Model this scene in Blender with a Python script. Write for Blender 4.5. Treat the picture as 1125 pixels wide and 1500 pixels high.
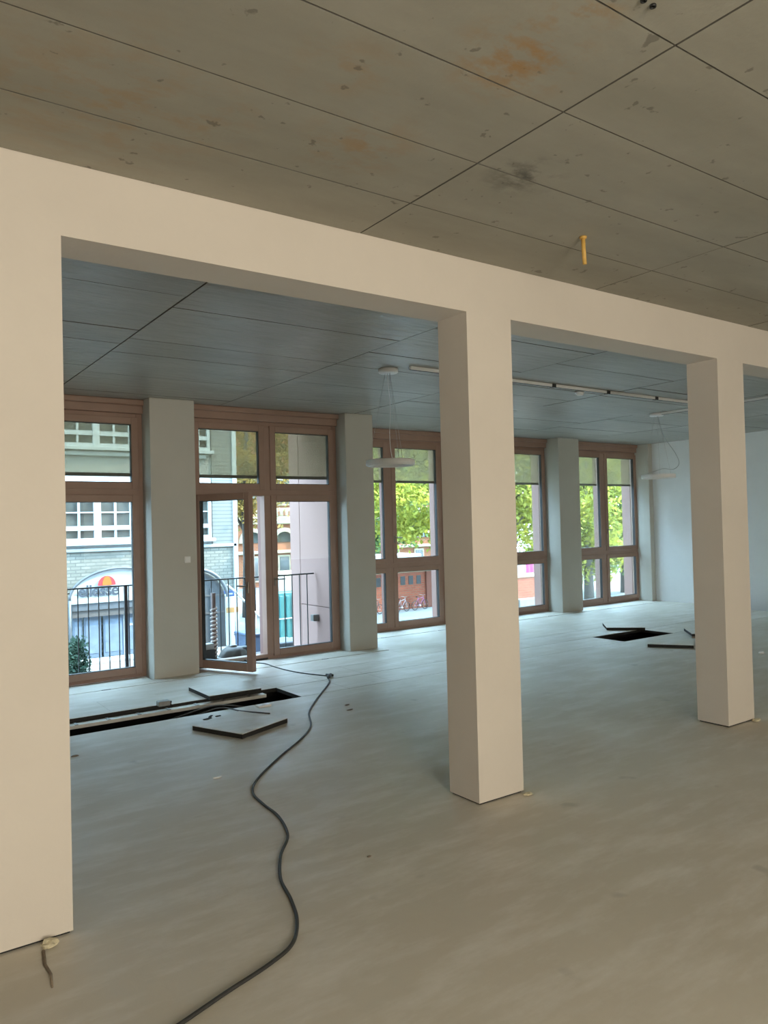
import bpy, bmesh, math, random
import numpy as np
from mathutils import Vector, Matrix
for o in list(bpy.data.objects): bpy.data.objects.remove(o, do_unlink=True)
sc = bpy.context.scene
COL = sc.collection
random.seed(7)
PI = math.pi
# ------------------------------------------------------------------ camera
cam_d = bpy.data.cameras.new('camera'); cam = bpy.data.objects.new('camera', cam_d); COL.objects.link(cam)
YAW, PITCH, ROLL, F = 0.6146, 0.0171, -0.0249, 1115.68
fw = Vector((math.sin(YAW)*math.cos(PITCH), math.cos(YAW)*math.cos(PITCH), math.sin(PITCH)))
r0 = Vector((math.cos(YAW), -math.sin(YAW), 0)); u0 = r0.cross(fw)
rt = r0*math.cos(ROLL) + u0*math.sin(ROLL); up = -r0*math.sin(ROLL) + u0*math.cos(ROLL)
M = Matrix((rt, up, -fw)).transposed().to_4x4(); M.translation = Vector((0, 0, 1.8))
cam.matrix_world = M
cam_d.sensor_fit = 'VERTICAL'; cam_d.sensor_height = 36; cam_d.lens = 36*F/1500; cam_d.clip_end = 400; cam_d.clip_start = .05
sc.camera = cam
# ------------------------------------------------------------------ world, sun, window daylight behind the camera, exposure
w = bpy.data.worlds.new('world'); sc.world = w; w.use_nodes = True
bg = w.node_tree.nodes['Background']; bg.inputs[0].default_value = (.50, .75, 1.0, 1); bg.inputs[1].default_value = 21.0
sun_d = bpy.data.lights.new('sun', 'SUN'); sun = bpy.data.objects.new('sun', sun_d); COL.objects.link(sun)
sun_d.energy = 14.0; sun_d.angle = .02; sun_d.color = (1, .90, .72)
sun.rotation_euler = Vector((-.66, .30, -.66)).to_track_quat('-Z', 'Y').to_euler()
BACKWIN = [(-1.0, 1.8, 325), (4.6, 7.0, 36), (8.2, 10.6, 50), (11.6, 14.0, 50)]   # x range and daylight of each window
for i, (a, b, pw) in enumerate(BACKWIN):
    ld = bpy.data.lights.new('window_daylight', 'AREA'); lo = bpy.data.objects.new('window_daylight', ld); COL.objects.link(lo)
    ld.shape = 'RECTANGLE'; ld.size = b-a-.1; ld.size_y = 2.3; ld.energy = pw; ld.color = (1.0, .93, .79)
    lo.location = ((a+b)/2, -3.95, 1.85); lo.rotation_euler = (PI/2, 0, 0)
vs = sc.view_settings
vs.view_transform = 'Standard'; vs.look = 'None'; vs.gamma = 1; vs.use_curve_mapping = False; vs.exposure = 0.0
# ------------------------------------------------------------------ helpers
class MB:
    def __init__(s): s.v = []; s.f = []; s.sm = []; s.mi = []; s.cur = 0
    def add(s, vs_, fs, smooth=False):
        n = len(s.v); s.v += [tuple(map(float, q)) for q in vs_]; s.f += [tuple(i+n for i in q) for q in fs]
        s.sm += [smooth]*len(fs); s.mi += [s.cur]*len(fs); return s
    def box(s, x0, x1, y0, y1, z0, z1, mat=None):
        V = [(x, y, z) for z in (z0, z1) for y in (y0, y1) for x in (x0, x1)]
        if mat is not None: V = [mat @ Vector(q) for q in V]
        return s.add(V, [(0, 2, 3, 1), (4, 5, 7, 6), (0, 1, 5, 4), (2, 6, 7, 3), (0, 4, 6, 2), (1, 3, 7, 5)])
    def cbox(s, x0, x1, y0, y1, z0, z1, c=.004):
        # box with chamfered edges
        bm = bmesh.new(); bmesh.ops.create_cube(bm, size=1)
        for q in bm.verts: q.co = Vector(((x0+x1)/2+q.co.x*(x1-x0), (y0+y1)/2+q.co.y*(y1-y0), (z0+z1)/2+q.co.z*(z1-z0)))
        bmesh.ops.bevel(bm, geom=bm.edges[:], offset=c, segments=1, affect='EDGES', profile=.5)
        bm.verts.ensure_lookup_table(); s.add([q.co[:] for q in bm.verts], [[q.index for q in f.verts] for f in bm.faces]); bm.free(); return s
    def tube(s, pts, r, n=10, cap=True, rads=None):
        P = [Vector(q) for q in pts]; V = []; F_ = []
        t0 = (P[1]-P[0]).normalized(); a = Vector((0, 0, 1)) if abs(t0.z) < .9 else Vector((1, 0, 0))
        nn = t0.cross(a).normalized()
        for i, q in enumerate(P):
            t = (P[min(i+1, len(P)-1)]-P[max(i-1, 0)]).normalized()
            nn = (nn-t*nn.dot(t)).normalized(); bb = t.cross(nn); rr = rads[i] if rads else r
            V += [q+(nn*math.cos(2*PI*k/n)+bb*math.sin(2*PI*k/n))*rr for k in range(n)]
        for i in range(len(P)-1):
            for k in range(n):
                F_.append((i*n+k, i*n+(k+1) % n, (i+1)*n+(k+1) % n, (i+1)*n+k))
        if cap: F_.append(tuple(range(n-1, -1, -1))); F_.append(tuple((len(P)-1)*n+k for k in range(n)))
        return s.add(V, F_, True)
    def lathe(s, prof, c=(0, 0, 0), n=32, close=False):
        V = []; F_ = []; m = len(prof)
        for k in range(n):
            a = 2*PI*k/n; V += [(c[0]+r*math.cos(a), c[1]+r*math.sin(a), c[2]+z) for r, z in prof]
        for k in range(n):
            k2 = (k+1) % n
            for i in range(m if close else m-1):
                j = (i+1) % m; F_.append((k*m+i, k2*m+i, k2*m+j, k*m+j))
        return s.add(V, F_, True)
    def prism(s, poly, y0, y1):
        # polygon in X,Z extruded along Y
        n = len(poly); V = [(x, y0, z) for x, z in poly]+[(x, y1, z) for x, z in poly]
        return s.add(V, [tuple(range(n)), tuple(range(2*n-1, n-1, -1))]+[(i, n+i, n+(i+1) % n, (i+1) % n) for i in range(n)])
    def build(s, name, mats, parent=None, loc=None):
        me = bpy.data.meshes.new(name); me.from_pydata(s.v, [], s.f); me.update()
        if not isinstance(mats, (list, tuple)): mats = [mats]
        for m in mats: me.materials.append(m)
        me.polygons.foreach_set('use_smooth', s.sm); me.polygons.foreach_set('material_index', s.mi)
        bm = bmesh.new(); bm.from_mesh(me); bmesh.ops.recalc_face_normals(bm, faces=bm.faces[:]); bm.to_mesh(me); bm.free()
        o = bpy.data.objects.new(name, me); COL.objects.link(o)
        if parent is not None: o.parent = parent
        if loc is not None: o.location = loc
        return o
def tag(o, label=None, cat=None, group=None, kind=None):
    if label: o['label'] = label
    if cat: o['category'] = cat
    if group: o['group'] = group
    if kind: o['kind'] = kind
    return o
def empty(name, loc=(0, 0, 0), label=None, cat=None, group=None, kind=None, rz=0):
    o = bpy.data.objects.new(name, None); COL.objects.link(o); o.location = loc; o.rotation_euler = (0, 0, rz); o.empty_display_size = .1
    return tag(o, label, cat, group, kind)
def copy_tree(o, parent=None):
    c = o.copy(); COL.objects.link(c); c.parent = parent
    for ch in list(o.children): copy_tree(ch, c)
    return c
# ------------------------------------------------------------------ materials
def srgb(r, g, b):
    return tuple(((c/255)/12.92 if c/255 <= .04045 else ((c/255+.055)/1.055)**2.4) for c in (r, g, b))+(1,)
class NT:
    def __init__(s, name):
        s.m = bpy.data.materials.new(name); s.m.use_nodes = True; s.t = s.m.node_tree; s.b = s.t.nodes['Principled BSDF']
        s.pos = s.t.nodes.new('ShaderNodeNewGeometry').outputs['Position']
    def n(s, typ, **kw):
        q = s.t.nodes.new(typ)
        for k, v in kw.items(): setattr(q, k, v)
        return q
    def l(s, a, b): s.t.links.new(a, b)
    def noise(s, scale, detail=4, rough=.55, vec=None, sc3=None):
        q = s.n('ShaderNodeTexNoise'); q.inputs['Scale'].default_value = scale; q.inputs['Detail'].default_value = detail; q.inputs['Roughness'].default_value = rough
        v = vec or s.pos
        if sc3:
            mp = s.n('ShaderNodeMapping'); mp.inputs['Scale'].default_value = sc3; s.l(v, mp.inputs[0]); v = mp.outputs[0]
        s.l(v, q.inputs['Vector']); return q.outputs['Fac']
    def ramp(s, fac, stops):
        q = s.n('ShaderNodeValToRGB'); e = q.color_ramp.elements
        while len(e) < len(stops): e.new(.5)
        for i, (p, c) in enumerate(stops): e[i].position = p; e[i].color = c if len(c) == 4 else tuple(c)+(1,)
        s.l(fac, q.inputs[0]); return q.outputs[0]
    def mix(s, fac, a, b, mode='MIX'):
        q = s.n('ShaderNodeMix', data_type='RGBA', blend_type=mode)
        for inp, v in ((q.inputs[0], fac), (q.inputs[6], a), (q.inputs[7], b)):
            if hasattr(v, 'is_output'): s.l(v, inp)
            else: inp.default_value = v
        return q.outputs[2]
    def math(s, op, a, b=None, clamp=False):
        q = s.n('ShaderNodeMath', operation=op, use_clamp=clamp)
        for inp, v in ((q.inputs[0], a), (q.inputs[1], b)):
            if v is None: continue
            if hasattr(v, 'is_output'): s.l(v, inp)
            else: inp.default_value = v
        return q.outputs[0]
    def dist(s, c):
        q = s.n('ShaderNodeVectorMath', operation='DISTANCE'); s.l(s.pos, q.inputs[0]); q.inputs[1].default_value = c; return q.outputs['Value']
    def bump(s, h, strength=.2, dist=.01):
        q = s.n('ShaderNodeBump'); q.inputs['Strength'].default_value = strength; q.inputs['Distance'].default_value = dist
        s.l(h, q.inputs['Height']); s.l(q.outputs[0], s.b.inputs['Normal'])
    def col(s, c):
        if hasattr(c, 'is_output'): s.l(c, s.b.inputs['Base Color'])
        else: s.b.inputs['Base Color'].default_value = c
    def fin(s, rough=.6, metal=0, spec=.5):
        s.b.inputs['Roughness'].default_value = rough; s.b.inputs['Metallic'].default_value = metal; s.b.inputs['Specular IOR Level'].default_value = spec
        return s.m
def simple(name, c, rough=.6, metal=0, var=.12, scale=6, spec=.5, bump=0):
    t = NT(name); f = t.noise(scale, 5)
    dk = tuple(x*(1-var) for x in c[:3])+(1,); lt = tuple(min(1, x*(1+var)) for x in c[:3])+(1,)
    t.col(t.ramp(f, [(.3, dk), (.7, lt)]))
    if bump: t.bump(t.noise(scale*6, 4), bump, .01)
    return t.fin(rough, metal, spec)
def m_plaster(name, c, rough=.8):
    t = NT(name); a = t.noise(1.3, 5); b = t.noise(9, 5, .6)
    x = t.ramp(a, [(.3, tuple(q*.93 for q in c[:3])+(1,)), (.7, c)])
    x = t.mix(t.math('MULTIPLY', b, .22), x, tuple(q*.86 for q in c[:3])+(1,))
    t.col(x); t.bump(t.noise(26, 5), .12, .01); return t.fin(rough, 0, .3)
def m_concrete_front():
    t = NT('board_marked_concrete')
    a = t.noise(1.1, 6, .6, sc3=(.6, 2.2, 1)); b = t.noise(7, 6, .65)
    x = t.ramp(a, [(.25, (.31, .295, .245, 1)), (.75, (.43, .41, .345, 1))])
    x = t.mix(t.math('MULTIPLY', b, .35), x, (.26, .245, .20, 1))
    # rust coloured stains left on the soffit
    st = None
    for c, r, k in (((2.05, 1.95, 3.5), .33, 1.0), ((2.02, 1.66, 3.5), .2, .9), ((1.9, 2.8, 3.5), .35, .55), ((.85, 3.05, 3.5), .7, .45), ((1.55, 2.35, 3.5), .3, .35), ((1.2, 2.95, 3.5), .4, .4)):
        d = t.math('MULTIPLY', t.math('SUBTRACT', 1.0, t.math('DIVIDE', t.dist(c), r), True), k)
        st = d if st is None else t.math('MAXIMUM', st, d)
    blot = t.ramp(t.noise(6.5, 6, .62, sc3=(1, 1.5, 1)), [(.46, (0, 0, 0)), (.62, (1, 1, 1))])
    x = t.mix(t.math('MULTIPLY', t.math('MULTIPLY', st, blot), 1.1, True), x, (.38, .235, .11, 1))
    sp = t.ramp(t.noise(13, 3, .5), [(.68, (0, 0, 0)), (.72, (1, 1, 1))])
    x = t.mix(t.math('MULTIPLY', sp, .55), x, (.11, .10, .085, 1))
    bl = t.math('SUBTRACT', 1.0, t.math('DIVIDE', t.dist((2.75, 2.62, 3.5)), .25), True)
    x = t.mix(t.math('MULTIPLY', bl, blot), x, (.12, .115, .10, 1))
    t.col(x); t.bump(t.noise(18, 6, .6), .25, .01); return t.fin(.75, 0, .3)
def m_concrete_rear():
    t = NT('sealed_concrete')
    a = t.noise(1.3, 6, .6, sc3=(.5, 2.5, 1)); b = t.noise(9, 6, .6)
    x = t.ramp(a, [(.25, (.345, .33, .295, 1)), (.75, (.45, .435, .39, 1))])
    x = t.mix(t.math('MULTIPLY', b, .3), x, (.2, .205, .19, 1))
    t.col(x); h = t.noise(3.2, 3, .5, sc3=(.6, 3.2, 1)); t.bump(h, .5, .05); t.fin(.4, 0, .4); t.l(t.ramp(t.noise(.35, 2), [(.4, (.30, .30, .30)), (.62, (.55, .55, .55))]), t.b.inputs['Roughness']); return t.m
def m_floor():
    t = NT('dusty_screed')
    a = t.noise(.45, 6, .6); b = t.noise(2.2, 8, .68, sc3=(.7, 2.4, 1)); c = t.noise(16, 5, .6)
    x = t.ramp(a, [(.25, (.53, .487, .405, 1)), (.75, (.65, .605, .515, 1))])
    x = t.mix(t.ramp(b, [(.46, (0, 0, 0)), (.66, (.8, .8, .8))]), x, (.72, .69, .63, 1))
    x = t.mix(t.math('MULTIPLY', c, .28), x, (.47, .42, .34, 1))
    sp = t.ramp(t.noise(3.1, 2, .5), [(.70, (0, 0, 0)), (.76, (1, 1, 1))])
    x = t.mix(t.math('MULTIPLY', sp, .35), x, (.25, .235, .20, 1))
    t.col(x); t.bump(t.noise(12, 6, .6), .18, .01)
    t.l(t.ramp(t.noise(1.6, 4), [(.3, (.42, .42, .42)), (.7, (.62, .62, .62))]), t.b.inputs['Roughness']); t.b.inputs['Specular IOR Level'].default_value = .45
    return t.m
def m_glass():
    t = NT('window_glass'); t.t.nodes.remove(t.b); out = t.t.nodes['Material Output']
    tr = t.n('ShaderNodeBsdfTransparent'); tr.inputs[0].default_value = (.95, .98, .97, 1)
    gl = t.n('ShaderNodeBsdfGlossy'); gl.inputs['Roughness'].default_value = .02
    fr = t.n('ShaderNodeFresnel'); fr.inputs[0].default_value = 1.45
    mx = t.n('ShaderNodeMixShader'); t.l(t.math('MULTIPLY', fr.outputs[0], .35), mx.inputs[0]); t.l(tr.outputs[0], mx.inputs[1]); t.l(gl.outputs[0], mx.inputs[2]); t.l(mx.outputs[0], out.inputs[0])
    return t.m
def m_blind():
    t = NT('screen_fabric'); t.t.nodes.remove(t.b); out = t.t.nodes['Material Output']
    tr = t.n('ShaderNodeBsdfTransparent'); tr.inputs[0].default_value = (.92, .87, .76, 1)
    di = t.n('ShaderNodeBsdfDiffuse'); di.inputs[0].default_value = (.25, .22, .15, 1)
    tl = t.n('ShaderNodeBsdfTranslucent'); tl.inputs[0].default_value = (.25, .22, .145, 1)
    m1 = t.n('ShaderNodeMixShader'); m1.inputs[0].default_value = .55; t.l(di.outputs[0], m1.inputs[1]); t.l(tl.outputs[0], m1.inputs[2])
    m2 = t.n('ShaderNodeMixShader'); m2.inputs[0].default_value = .50; t.l(tr.outputs[0], m2.inputs[1]); t.l(m1.outputs[0], m2.inputs[2]); t.l(m2.outputs[0], out.inputs[0])
    return t.m
def m_brick(name, c1, c2, mortar, scale=1, rough=.85):
    t = NT(name); q = t.n('ShaderNodeTexBrick'); mp = t.n('ShaderNodeMapping'); mp.inputs['Rotation'].default_value = (PI/2, 0, 0)
    t.l(t.pos, mp.inputs[0]); t.l(mp.outputs[0], q.inputs['Vector'])
    q.inputs['Color1'].default_value = c1; q.inputs['Color2'].default_value = c2; q.inputs['Mortar'].default_value = mortar
    q.inputs['Scale'].default_value = scale; q.inputs['Brick Width'].default_value = .26; q.inputs['Row Height'].default_value = .09; q.inputs['Mortar Size'].default_value = .012
    t.col(q.outputs[0]); return t.fin(rough, 0, .2)
def m_leaf(name, cols, tr=.5):
    t = NT(name); out = t.t.nodes['Material Output']
    c = t.ramp(t.noise(1.7, 5, .7), [(.28, cols[0]), (.5, cols[1]), (.72, cols[2])])
    t.col(c); t.b.inputs['Roughness'].default_value = .5; t.b.inputs['Specular IOR Level'].default_value = .2
    tl = t.n('ShaderNodeBsdfTranslucent'); t.l(c, tl.inputs[0]); mx = t.n('ShaderNodeMixShader'); mx.inputs[0].default_value = tr
    t.l(t.b.outputs[0], mx.inputs[1]); t.l(tl.outputs[0], mx.inputs[2]); t.l(mx.outputs[0], out.inputs[0]); return t.m
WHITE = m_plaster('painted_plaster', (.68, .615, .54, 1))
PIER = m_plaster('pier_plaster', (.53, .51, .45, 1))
CEILF, CEILR, FLOOR = m_concrete_front(), m_concrete_rear(), m_floor()
FRAME = simple('brown_window_lacquer', (.31, .195, .145, 1), .45, 0, .08, 3)
GASKET = simple('black_rubber', (.012, .012, .012, 1), .5)
GLASS, BLIND = m_glass(), m_blind()
BAR = simple('grey_blind_bar', (.10, .095, .075, 1), .5)
BRONZE = simple('dark_steel', (.24, .21, .18, 1), .4, .8, .05)
STEEL = simple('brushed_steel', (.55, .53, .5, 1), .35, .9, .05)
DARK = simple('dark_panel_core', (.018, .017, .015, 1), .85)
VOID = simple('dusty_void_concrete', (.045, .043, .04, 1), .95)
GALV = simple('galvanised_steel', (.33, .33, .32, 1), .5, .5, .15, 12)
CABLE = simple('black_cable_rubber', (.028, .028, .026, 1), .55)
WPLAST = simple('white_plastic', (.80, .80, .78, 1), .4, 0, .03)
PINK = m_plaster('pink_facade_render', (.275, .17, .145, 1))
YELLOW = simple('yellow_plastic_conduit', (.66, .40, .10, 1), .5, 0, .15, 30)
# ------------------------------------------------------------------ floor
X0, X1, XL = -3.0, 14.45, -9.0
fl = MB()
fl.box(XL, X1, -6, 7.16, -.04, 0); fl.box(XL, X0-.002, 7.162, 9.6, -.04, 0)
fl.box(X0, 6.36, 8.362, 8.962, -.04, 0)
fl.box(6.362, X1, 8.362, 9.992, -.04, 0)
floor = tag(fl.build('floor', FLOOR), kind='structure')
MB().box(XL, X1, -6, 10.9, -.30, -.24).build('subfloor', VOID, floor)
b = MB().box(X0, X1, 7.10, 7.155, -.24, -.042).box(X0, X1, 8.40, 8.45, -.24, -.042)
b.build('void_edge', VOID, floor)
TX = 3.93
def tile(x, y0, y1, z=0):
    t = MB(); t.box(x+.0015, x+.5985, y0, y1, z-.003, z); t.cur = 1; t.box(x+.0015, x+.5985, y0, y1, z-.042, z-.003)
    return t.build('floor_tile', [FLOOR, DARK], floor)
for k in range(-12, 18):
    x = TX+.6*k
    if x < X0 or x+.6 > X1+.01: continue
    if not (-5 <= k <= -1) and k not in (9, 10): tile(x, 7.172, 7.752)
    tile(x, 7.766, 8.354, .014 if k in (-3, -4) else 0)
# trough covers along the glazing, each with a notch to lift it by
def cover(x0, x1, y0, y1):
    n = max(1, round((x1-x0)/1.2)); s = (x1-x0)/n
    for i in range(n):
        MB().box(x0+i*s+.002, x0+(i+1)*s-.002, y0, y1, -.03, 0).build('trough_cover', FLOOR, floor)
        MB().box(x0+i*s+s*.5-.05, x0+i*s+s*.5+.05, y0-.022, y0-.002, -.02, .001).build('finger_notch', DARK, floor)
cover(X0, 3.0, 8.99, 9.50); cover(3.62, 5.86, 8.99, 9.50)
MB().box(3.002, 3.618, 8.99, 9.2, -.04, 0).box(5.862, 6.36, 8.99, 9.25, -.04, 0).build('screed_strip', FLOOR, floor)
cover(6.42, 8.77, 10.02, 10.62); cover(9.18, 11.42, 10.02, 10.62); cover(12.02, 14.30, 10.02, 10.62)
MB().box(8.772, 9.178, 10.02, 10.2, -.04, 0).box(11.422, 12.018, 10.02, 10.2, -.04, 0).box(14.302, X1, 10.02, 10.2, -.04, 0).build('screed_strip', FLOOR, floor)
# ------------------------------------------------------------------ ceiling: recessed joints between the formwork panels
JOINT_SHADE = simple('joint_shade_concrete', (.16, .15, .125, 1), .9)  # shade of the panel gaps put into the colour, lit panel sides included
ceil = tag(MB().box(XL, X1, -6, 3.70, 3.53, 3.8).box(XL, X1, 3.70, 10.9, 3.455, 3.8).build('ceiling', JOINT_SHADE), kind='structure')
def cpanel(x0, x1, y0, y1, z, mat, gx=.005, gy=.004, dz=.0):
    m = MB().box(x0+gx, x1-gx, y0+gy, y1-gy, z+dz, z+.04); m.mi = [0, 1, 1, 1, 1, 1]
    m.build('ceiling_panel', [mat, JOINT_SHADE], ceil)
xs = [2.458-2.082*5, 2.458-2.082*4, 2.458-2.082*3, 2.458-2.082*2, 2.458-2.082]+[2.458+2.082*k for k in range(0, 7)]
for i in range(len(xs)-1):
    a, c = max(xs[i], XL), min(xs[i+1], X1)
    if c-a < .05: continue
    ys = [3.66, 3.17, 2.645, 2.115, 1.59, 1.06, .53, 0, -.8, -2, -4, -6]
    if i % 2 == 0 and i > 5: ys = [3.66, 3.17, 2.645, 1.59, 1.06, 0, -.8, -2, -4, -6]
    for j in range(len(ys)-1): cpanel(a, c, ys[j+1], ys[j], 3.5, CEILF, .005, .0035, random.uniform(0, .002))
xr = [XL, 1.96-2.07, 1.96, 4.03, 6.05, 8.1, 10.15, 12.2, X1]
YR = [[3.95, 4.59, 5.11, 6.16, 6.67, 7.71, 8.75, 9.55], [3.95, 5.11, 6.16, 6.67, 7.71, 8.75, 9.55], [3.95, 4.3, 5.40, 6.45, 7.0, 8.0, 9.05, 9.55], [3.95, 4.9, 5.9, 6.5, 7.5, 8.55, 9.55, 10.7]]
for i in range(len(xr)-1):
    ys = list(YR[[0, 1, 2, 3, 2, 3, 2, 3][i]])
    if ys[-1] < 10 and xr[i+1] > 6: ys[-1] = 9.6; ys.append(10.7)
    if i == 3: ys = [3.95, 4.9, 5.9, 6.5, 7.5, 8.55, 9.55]; 
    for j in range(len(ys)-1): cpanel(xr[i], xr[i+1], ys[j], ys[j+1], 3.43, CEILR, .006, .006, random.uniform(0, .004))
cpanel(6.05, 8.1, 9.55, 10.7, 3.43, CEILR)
# ------------------------------------------------------------------ walls
tag(MB().box(XL-.2, XL, -6, 10.9, -.3, 3.8).build('wall_left', m_plaster('raw_grey_plaster', (.20, .19, .17, 1))), kind='structure')
tag(MB().box(X1, X1+.2, -6, 10.9, -.3, 3.8).build('wall_right', m_plaster('cool_white_plaster', (.84, .86, .86, 1))), kind='structure')
bw = MB().box(XL, X1, -4.2, -4, -.3, .65).box(XL, X1, -4.2, -4, 3.05, 3.8)
e = XL
for a, c, pw in BACKWIN: bw.box(e, a, -4.2, -4, .65, 3.05); e = c
bw.box(e, X1, -4.2, -4, .65, 3.05)
bw.box(XL, X1, -4.6, -4.4, -.3, 3.8)   # unseen wall added to keep sky light out of the back windows
tag(bw.build('wall_back', WHITE), kind='structure')
wf = MB()
wf.box(XL, .8, 9.25, 9.75, -.3, 3.43)
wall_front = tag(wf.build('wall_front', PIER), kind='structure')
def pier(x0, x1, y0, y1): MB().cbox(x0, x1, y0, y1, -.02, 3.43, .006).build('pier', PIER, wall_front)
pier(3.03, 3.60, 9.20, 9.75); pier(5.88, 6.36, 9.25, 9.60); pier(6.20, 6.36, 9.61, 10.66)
pier(8.77, 9.18, 10.20, 10.72); pier(11.42, 12.02, 10.20, 10.72); pier(14.30, 14.44, 10.22, 10.72)
MB().box(XL, 6.2, 9.62, 9.85, 3.43, 9).box(6.2, 16, 10.72, 10.95, 3.43, 9).box(6.05, 6.25, 9.85, 10.95, 3.43, 9).box(XL, 6.1, 9.5, 9.85, -1.6, -.06).box(6.2, 16, 10.66, 10.95, -1.6, -.02).build('outer_wall', PINK, wall_front)
MB().box(X1+.2, 16, 10.72, 10.95, -.02, 3.43).box(8.78, 9.17, 10.72, 10.95, -.02, 3.43).box(11.43, 12.01, 10.72, 10.95, -.02, 3.43).box(14.31, X1+.2, 10.72, 10.95, -.02, 3.43).box(3.04, 3.59, 9.75, 9.87, -.06, 3.43).box(XL, .8, 9.75, 9.87, -.06, 3.43).build('outer_pier_cladding', PINK, wall_front)
# pink cladding panels of the facade return beside the balcony
for y0, y1, z0, z1 in ((9.62, 10.97, -.3, .545), (9.62, 10.97, .555, 3.43), (10.985, 11.30, -.3, 3.43)):
    MB().box(6.05, 6.19, y0, y1, z0, z1).build('cladding_panel', PINK, wall_front)
# ------------------------------------------------------------------ colonnade: beam and pillars
beam = MB().box(XL, X1, 3.66, 3.95, 3.16, 3.505).build('beam', WHITE)
tag(beam, 'long white plastered beam running across the room on the square pillars', 'beam')
def pillar(x0, x1, label):
    t = empty('pillar', ((x0+x1)/2, 3.805, 0), label, 'pillar', 'white pillars under the beam')
    cx = (x0+x1)/2; h = (x1-x0)/2
    s = MB().box(-h, h, -.145, .145, .012, 3.16).build('shaft', WHITE, t)
    MB().box(-h+.012, h-.012, -.133, .133, 0, .013).build('base_joint', DARK, t)
    return t
pillar(.42, .814, 'white square pillar nearest the camera, cut by the left edge of the photo')
pillar(3.27, 3.665, 'middle white square pillar, standing between the two openings of the room')
pillar(6.123, 6.53, 'right white square pillar, farthest from the camera, left of the bare end wall')
# ------------------------------------------------------------------ windows
def ring(mb, x0, x1, z0, z1, y0, y1, t, tb=None):
    tb = tb or t
    mb.cbox(x0, x0+t, y0, y1, z0, z1, .004); mb.cbox(x1-t, x1, y0, y1, z0, z1, .004)
    mb.cbox(x0+t, x1-t, y0+.001, y1-.001, z1-t, z1, .004); mb.cbox(x0+t, x1-t, y0+.001, y1-.001, z0, z0+tb, .004)
def sash(parent, x0, x1, z0, z1, y, t=.075, handle=None, name='sash', hz=1.06):
    m = MB(); ring(m, x0, x1, z0, z1, y, y+.075, t)
    s = m.build(name, FRAME, parent)
    g = MB(); q = .006
    for a in ((x0+t, x0+t+q, z0+t, z1-t), (x1-t-q, x1-t, z0+t, z1-t), (x0+t, x1-t, z0+t, z0+t+q), (x0+t, x1-t, z1-t-q, z1-t)): g.box(a[0], a[1], y+.012, y+.07, a[2], a[3])
    g.build('gasket', GASKET, s)
    MB().box(x0+t-.004, x1-t+.004, y+.03, y+.036, z0+t-.004, z1-t+.004).build('glass_pane', GLASS, s)
    if handle is not None:
        h = MB(); h.cbox(handle-.016, handle+.016, y-.012, y, hz-.06, hz+.06, .004)
        h.tube([(handle, y-.01, hz+.03), (handle, y-.05, hz+.03)], .010, 10); h.tube([(handle, y-.05, hz+.03), (handle+.015, y-.052, hz+.03), (handle+.13, y-.05, hz+.03)], .009, 10)
        h.build('handle', BRONZE, s)
    return s
def blind(parent, x0, x1, y, ztop, zbar):
    f = MB().box(x0, x1, y, y+.002, zbar+.015, ztop).build('blind', BLIND, parent)
    MB().cbox(x0, x1, y-.012, y+.014, zbar-.025, zbar+.018, .004).build('bottom_bar', BAR, f)
def window(n, x0, x1, y, top, zt, low, openleft=False, right_fin=True, left=True, ybl=None):
    """x0..x1 outer frame, zt transom centre height; low=True: tall sashes above a low fixed pane; else transom light above a door-height sash"""
    t = empty('window_%d' % n, ((x0+x1)/2, y, 0), None, None, None, 'structure')
    t.location = (0, 0, 0)
    xm = (x0+x1)/2; zg = top-.17
    m = MB(); ring(m, x0, x1, .0, zg, y+.02, y+.15, .075, .07); m.build('outer_frame', FRAME, t)
    MB().cbox(xm-.055, xm+.055, y+.01, y+.15, .07, zg-.075, .004).build('mullion', FRAME, t)
    MB().cbox(x0+.06, x1-.06, y+.008, y+.15, zt-.045, zt+.045, .004).build('transom', FRAME, t)
    h = MB().cbox(x0, x1, y-.03, y+.16, zg, top-.07, .006).cbox(x0-.04, x1+.05, y-.06, y+.16, top-.072, top, .01)
    h.build('blind_box', FRAME, t)
    sy = y-.004
    for (a, c, side) in ((x0+.055, xm-.04, 0), (xm+.04, x1-.055, 1)):
        if low:
            sash(t, a, c, zt+.035, zg-.055, sy, .085, handle=(a+.03 if side else None), hz=1.55)
            sash(t, a, c, .055, zt-.035, sy, .085, name='fixed_light')
            blind(t, a+.03, c-.04, y+.132, zg, 2.55)
        else:
            sash(t, a, c, zt+.035, zg-.05, sy, .085, name='top_light')
            if not (openleft and side == 0): sash(t, a, c, .04, zt-.035, sy, .085, handle=(a+.035 if side else None), hz=1.06)
            blind(t, a+.03, c-.04, y+.132, zg, 2.51)
    MB().cbox(xm-.05, xm+.05, y+.152, y+.25, -.02, top, .004).build('exterior_fin', PINK, t)
    if right_fin: MB().cbox(x1-.085, x1+.03, y+.152, y+.29, -.02, top, .004).build('exterior_fin', PINK, t)
    return t
TOPW = 3.43
window(1, .80, 3.03, 9.48, TOPW, 2.285, False, right_fin=False)
w2 = window(2, 3.62, 5.87, 9.48, TOPW, 2.285, False, openleft=True, right_fin=False)
window(3, 6.41, 8.75, 10.55, TOPW, 1.105, True)
window(4, 9.20, 11.45, 10.55, TOPW, 1.085, True)
window(5, 12.03, 14.36, 10.55, TOPW, 1.095, True)
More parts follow.
